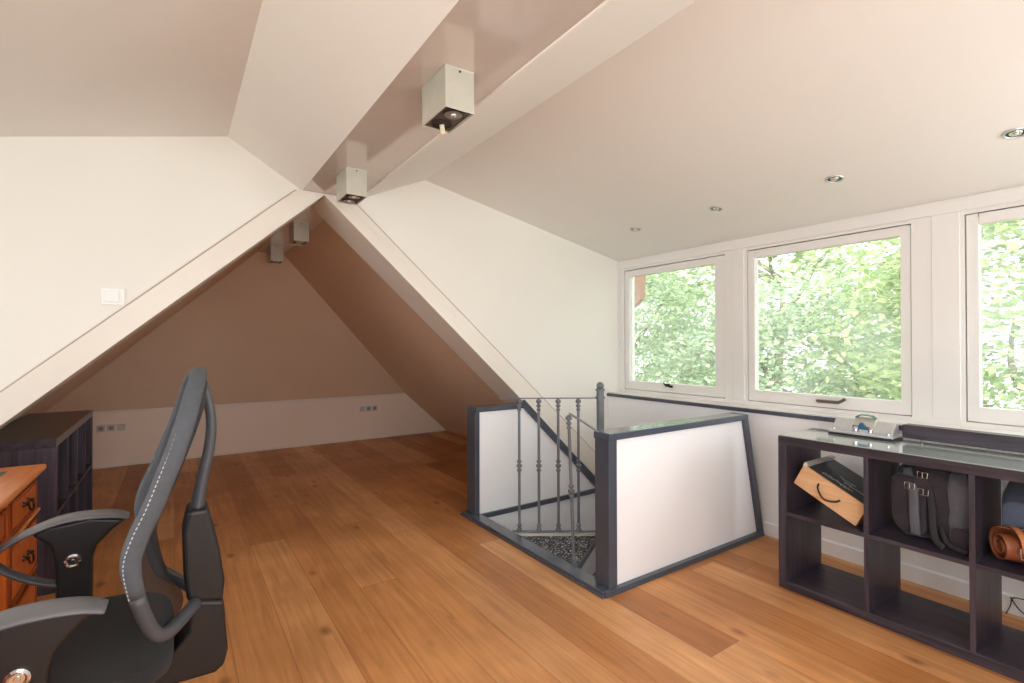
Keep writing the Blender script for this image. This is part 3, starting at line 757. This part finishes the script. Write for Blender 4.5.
# spine: upper yoke, slab and lower slab
upr = smooth_path([(.056, YM, 1.216), (.078, YM, 1.16), (.091, YM, 1.075), (.086, YM, .991), (.068, YM, .898), (.056, YM, .815), (.054, YM, .74)], 5)
n_ = len(upr)
m = MB().sweep(upr, [.013+.008*(i/n_)**2 for i in range(n_)], [.022+.028*(i/n_)**1.5 for i in range(n_)], ref=(1, 0, 0), n=14)
m.build('back_upright', M['chplastic'], t, smooth=True)
m = MB().prism([(.031, .826), (.018, .762), (.021, .646), (.030, .566), (.118, .545), (.124, .604), (.110, .702), (.082, .826)], 1, YM-.055, YM+.055)
m.build('spine_housing', M['chblack'], t, bevel=.012, seg=3)
m = MB().prism([(.036, .572), (.121, .548), (.132, .400), (.122, .358), (.099, .343), (-.03, .346), (-.16, .37), (-.16, .41), (-.02, .425), (.012, .456), (.032, .480)], 1, YM-.058, YM+.058)
m.build('spine_bracket', M['chblack'], t, bevel=.010, seg=3)
m = MB().sweep([(.049, 1.69, .559), (.049, 2*YM-1.69, .559)], .015, n=12); m.build('back_pivot', M['chplastic'], t)
# seat
def seatbend(p):
    x, y, z = p; u = (x+.30)/.29
    drop = .05*max(0, -u-.35)**2*2 + .012*max(0, u)
    return Vector((x, y, z-drop+.018*((y-YM)/.25)**2))
MB().cushion((-.285, YM, .478), (.285, .262, .034), .42, 44, 16, seatbend).build('seat', M['chseat'], t, smooth=True)
MB().cushion((-.28, YM, .448), (.255, .225, .026), .4, 36, 10, seatbend).build('seat_shell', M['chblack'], t, smooth=True)
m = MB().box(-.36, -.10, YM-.09, YM+.09, .335, .415); m.build('mechanism', M['chblack'], t, bevel=.02, seg=3)
for s in (1, -1):
    Y = YM+s*.333; dz = -.012 if s < 0 else 0
    pad = smooth_path([(-.125, Y, .734), (-.16, Y, .748), (-.21, Y, .756), (-.273, Y, .757), (-.324, Y, .747), (-.387, Y, .722), (-.43, Y, .692), (-.45, Y, .662)], 4)
    pad = [p+Vector((0, 0, dz)) for p in pad]; k = len(pad)
    arm = MB().prism([(-.128, .732), (-.165, .705), (-.205, .662), (-.217, .622), (-.217, .475), (-.305, .475), (-.305, .622), (-.318, .685), (-.36, .725), (-.32, .742), (-.22, .752)], 1, Y-.024, Y+.024).build('arm_post', M['chblack'], t, bevel=.010, seg=3)
    MB().sweep(pad, [.007+.004*math.sin(PI*min(1, i/k+.1)) for i in range(k)], [.026+.020*math.sin(PI*min(1, (i+1)/(k+1)))**.5 for i in range(k)], ref=(0, 0, 1), n=14).build('arm_pad', M['chpad'], arm, smooth=True)
    MB().sweep(smooth_path([(-.285, Y, .552), (-.33, Y, .567), (-.387, Y, .600), (-.43, Y, .637), (-.45, Y, .664)], 4), .010, .022, ref=(0, 0, 1), n=12).build('arm_strut', M['chplastic'], arm, smooth=True)
    for q in (1, -1):
        m = MB().lathe([(.021, 0), (.021, .004), (.016, .007), (.012, .004), (.006, .004), (.005, .009)], (-.262, Y+q*.024, .628), (0, q, 0), 24)
        m.build('adjuster_button', M['chrome'], arm, smooth=False)
    m = MB().sweep(smooth_path([(-.262, Y, .49), (-.262, Y-s*.012, .425), (-.262, Y-s*.06, .402), (-.262, Y-s*.20, .40)], 4), .014, .034, ref=(1, 0, 0), n=10); m.build('arm_bracket', M['chblack'], t, smooth=True)
cx = -.23
MB().lathe([(.030, .16), (.030, .29), (.022, .29), (.022, .345)], (cx, YM, 0), n=18).build('gas_lift', M['chrome'], t)
MB().lathe([(.055, .085), (.05, .14), (.034, .165)], (cx, YM, 0), n=18).build('hub', M['chblack'], t)
for k in range(5):
    a = 2*PI*k/5+.3; d = Vector((math.cos(a), math.sin(a), 0)); c = Vector((cx, YM, 0))
    lg = MB().sweep([c+d*.04+Vector((0, 0, .115)), c+d*.18+Vector((0, 0, .10)), c+d*.30+Vector((0, 0, .080))], [.024, .019, .014], [.03, .024, .018], ref=(0, 0, 1), n=10).build('base_leg', M['chblack'], t, smooth=True)
    e = c+d*.30; sd = Vector((-d.y, d.x, 0)); m = MB()
    m.lathe([(.008, .05), (.008, .075)], e, n=8)
    for s in (1, -1): m.lathe([(.020, 0), (.028, .003), (.028, .017), (.020, .02)], e+Vector((0, 0, .028))+sd*(s*.006 if s > 0 else -.026), sd, 16)
    m.build('caster', M['chblack'], lg)

# ------------------------------------------------------------------ beam spotlights
def spot(y, label, broken=False):
    t = thing('beam_spotlight', label, 'spotlight', (.81, y+.0965, 2.105), 'twin spotlights under the ridge beam')
    X0, X1, Z0, Z1 = .755, .866, 2.105, 2.2496; Y0, Y1 = y, y+.193; m = MB(); q = .004
    m.box(X0, X1, Y0, Y0+q, Z0, Z1); m.box(X0, X1, Y1-q, Y1, Z0, Z1); m.box(X0, X0+q, Y0+q, Y1-q, Z0, Z1); m.box(X1-q, X1, Y0+q, Y1-q, Z0, Z1); m.box(X0, X1, Y0, Y1, Z1-.004, Z1)
    m.build('housing', M['silver'], t, bevel=.0015)
    pl = MB().box(X0+q, X1-q, Y0+q, Y1-q, Z0+.006, Z0+.010).build('face_plate', M['grille'], t)
    for k in range(2):
        yc = Y0+.05+.093*k; xc = .8105
        ring = MB().lathe([(.038, 0), (.038, -.004), (.033, -.005), (.033, 0)], (xc, yc, Z0+.006), (0, 0, 1), 24).build('lamp_ring', M['dark'], t)
        if broken and k == 1:
            MB().lathe([(.033, .0), (.033, .001)], (xc, yc, Z0+.0045), (0, 0, 1), 24).build('empty_hole', M['dark'], ring)
            MB().sweep(smooth_path([(xc, yc, Z0+.004), (xc+.006, yc+.006, Z0-.012), (xc+.012, yc+.012, Z0-.022)], 3), [.009]*5+[.012]*2, n=12).build('lamp_holder', M['cream'], ring, smooth=True)
        else:
            MB().lathe([(.032, -.0005), (.026, .004), (.012, .003), (.010, -.003), (.004, -.005)], (xc, yc, Z0+.0015), (0, 0, 1), 24).build('reflector', M['lampglass'], ring, smooth=False)
    MB().lathe([(.004, 0), (.004, .002)], (.81, Y0, Z1-.012), (0, -1, 0), 8).build('screw', M['dark'], t)
    return t
spot(1.510, 'square twin spotlight nearest along the beam with a loose lamp holder hanging out', True)
spot(2.682, 'square twin spotlight under the beam in front of the rafter peak')
spot(4.10, 'dim square twin spotlight under the beam just behind the rafter peak')
spot(5.20, 'dim square twin spotlight farthest back by the sloping end of roof')

# ceiling downlights
nrm = Vector((-.2098, 0, -1)).normalized()
for y, lab in ((2.587, 'round recessed downlight nearest the back cheek wall and first window'), (1.909, 'round recessed downlight in ceiling between the first two windows'),
               (1.215, 'round recessed downlight in ceiling above the middle window'), (.531, 'round recessed downlight cut by the photo edge above third window')):
    X = 2.883; z = 2.468-.2098*(X-1.467); c = Vector((X, y, z))
    t = thing('recessed_downlight', lab, 'downlight', c, 'recessed downlights in the dormer ceiling')
    MB().lathe([(.030, -.001), (.033, .005), (.040, .005), (.043, 0)], c, nrm, 28).build('trim_ring', M['steel'], t)
    MB().lathe([(.031, .0005), (.031, .001)], c, nrm, 28).build('recess', M['dark'], t)
    MB().lathe([(.022, .0008), (.020, .004), (.010, .003), (.006, .007)], c, nrm, 20).build('bulb', M['lampglass'], t)

# switch and sockets
t = thing('light_switch', 'white square rocker switch on the cheek wall above the left rafter', 'switch', (-.262, YC, 1.551))
MB().box(-.311, -.214, YC-.010, YC, 1.508, 1.594).build('surround', M['plasticw'], t, bevel=.003)
MB().box(-.297, -.238, YC-.016, YC-.009, 1.522, 1.582).build('rocker', M['plasticw'], t, bevel=.003)
def sockets(x0, label, faces):
    n = len(faces); w_ = .085; t = thing('wall_socket', label, 'socket', (x0+n*w_/2, 6.82, .42))
    MB().box(x0, x0+n*w_, 6.808, 6.82, .378, .462).build('frame', M['plasticw'], t, bevel=.003)
    for k, fc in enumerate(faces):
        xc = x0+(k+.5)*w_
        MB().box(xc-.036, xc+.036, 6.804, 6.809, .384, .456).build('face_plate', M['pale'], t, bevel=.002)
        if fc:
            o = MB().lathe([(.022, 0), (.022, .001)], (xc, 6.804, .42), (0, -1, 0), 20).build('socket_recess', M['plasticd'], t)
sockets(-.69, 'triple white wall socket low on the back wall near the left cube shelf', (1, 1, 0))
sockets(2.09, 'double white wall socket low on the back wall near the right roof slope', (0, 1, 1))

# ------------------------------------------------------------------ outside
struct('ground', MB().box(-30, 40, -30, 40, -6.1, -6.0), M['lawn'])
m = MB().prism([(3.60, 1.62), (3.40, 1.75), (3.36, 2.35), (3.60, 2.35)], 0, 3.86, 3.92)
m.build('roof_bargeboard', M['barge'])['kind'] = 'structure'

def tree(x, y, h, crown, n, leaf, label, seed, size=.10):
    rnd = random.Random(seed)
    t = thing('garden_tree', label, 'tree', (x, y, -6.0), 'trees outside the windows')
    m = MB()
    trunk = [(x, y, -6.0), (x+.1, y-.1, -3), (x-.05, y+.1, -.5), (x+.05, y, crown[2])]
    m.sweep(smooth_path(trunk, 4), [.26-.2*i/12 for i in range(13)], n=10)
    br = []
    for k in range(16):
        a = rnd.uniform(0, 2*PI); z0 = rnd.uniform(-2.5, crown[2]+.6*crown[3]-1.0); r = rnd.uniform(.6, .95)*crown[0]
        e = Vector((x+r*math.cos(a), y+r*math.sin(a)*crown[1]/crown[0], z0+rnd.uniform(.8, 1.9))); s_ = Vector((x, y, z0))
        mid = s_.lerp(e, .5)+Vector((rnd.uniform(-.2, .2), rnd.uniform(-.2, .2), rnd.uniform(-.25, .1)))
        p = smooth_path([s_, mid, e], 4); m.sweep(p, [.06-.045*i/8 for i in range(9)], n=6); br += p[3:]
    m.build('trunk', M['bark'], t, smooth=True)
    vs = []; fs = []
    cl = []
    for k in range(int(n/40)):     # sprays of leaves
        u = rnd.uniform(-1, 1); a = rnd.uniform(0, 2*PI); r = rnd.uniform(.55, 1.0)**.6
        q = math.sqrt(max(0, 1-u*u))
        cl.append(Vector((x+crown[0]*r*q*math.cos(a), y+crown[1]*r*q*math.sin(a), crown[2]+crown[3]*r*u)))
    for c in cl:
        tilt = Vector((rnd.uniform(-.5, .5)-.25, rnd.uniform(-.5, .5), 1)).normalized()
        for _ in range(40):
            o = Vector((rnd.gauss(0, .26), rnd.gauss(0, .26), rnd.gauss(0, .09)))
            p = c+o
            nv = (tilt+Vector((rnd.gauss(0, .35), rnd.gauss(0, .35), rnd.gauss(0, .2)))).normalized()
            d = Vector((rnd.gauss(0, 1), rnd.gauss(0, 1), -.5)); d = (d-nv*d.dot(nv)).normalized(); w_ = nv.cross(d)
            s = size*rnd.uniform(.6, 1.25); b = len(vs)
            vs += [p-d*s*.5, p-d*s*.1+w_*s*.32-nv*s*.06, p+d*s*.55-nv*s*.1, p-d*s*.1-w_*s*.32-nv*s*.06]
            fs += [(b, b+1, b+2), (b, b+2, b+3)]
    me = bpy.data.meshes.new('foliage'); o0 = Vector((x, y, -6.0))
    me.from_pydata([tuple(v-o0) for v in vs], [], fs); me.materials.append(leaf)
    o = bpy.data.objects.new('foliage', me); col.objects.link(o); o.parent = t
tree(7.0, 6.9, 0, (2.0, 2.2, .9, 2.6), 26000, M['leafb'], 'pale leafy garden tree filling the view through the first window', 1)
tree(7.9, 3.8, 0, (1.9, 2.2, .2, 2.2), 26000, M['leafb'], 'leafy garden tree with whitish green leaves outside the middle window', 2)
tree(7.2, 1.0, 0, (1.8, 1.9, .8, 2.7), 26000, M['leafa'], 'fresh green garden tree seen through the third window', 3)
tree(10.8, 5.6, 0, (2.6, 3.0, 2.2, 3.0), 14000, M['leafa'], 'yellow green garden tree standing farther back behind the middle window tree', 4, .16)
tree(10.6, 11, 0, (2.8, 3.4, 1.8, 3.2), 14000, M['leafc'], 'deep green garden tree farthest off behind the first window tree', 5, .16)

# ------------------------------------------------------------------ light
wd = bpy.data.worlds.new('sky'); scene.world = wd; wd.use_nodes = True
bg = wd.node_tree.nodes['Background']; bg.inputs[0].default_value = (.93, .97, 1.0, 1); bg.inputs[1].default_value = 3.6
def area(name, loc, target, sx, sy_, power, colr=(1, 1, 1), spread=PI):
    l = bpy.data.lights.new(name, 'AREA'); l.shape = 'RECTANGLE'; l.size = sx; l.size_y = sy_; l.energy = power; l.color = colr; l.spread = spread
    o = bpy.data.objects.new(name, l); col.objects.link(o); o.location = loc
    o.rotation_euler = (Vector(target)-Vector(loc)).to_track_quat('-Z', 'Y').to_euler(); return o
su = bpy.data.lights.new('sun', 'SUN'); su.energy = 2.4; su.angle = .05; su.color = (1, .96, .88)
so = bpy.data.objects.new('sun', su); col.objects.link(so); so.rotation_euler = (math.radians(38), math.radians(-28), 0)
area('left_window_fill', (-2.05, 1.0, 1.4), (.5, 1.2, 1.25), 3.2, .95, 21, (.97, .98, 1))  # added unseen fill lamp, strengthening daylight from the left dormer
area('right_fill', (3.28, -.75, 1.45), (0, .4, 1.2), .9, 1.0, 34, (.93, .97, 1))  # added unseen fill lamp in front of blank wall, brightening the right side
area('rear_fill', (.6, -1.15, 1.5), (1.5, 2.6, 1.75), 2.6, 1.6, 58, (.97, .98, 1))  # added unseen fill lamp behind the camera, lifting walls and ceilings

scene.view_settings.view_transform = 'Standard'
scene.view_settings.look = 'None'
scene.view_settings.exposure = .17
scene.cycles.use_denoising = True
scene.cycles.max_bounces = 10; scene.cycles.diffuse_bounces = 6; scene.cycles.transparent_max_bounces = 16
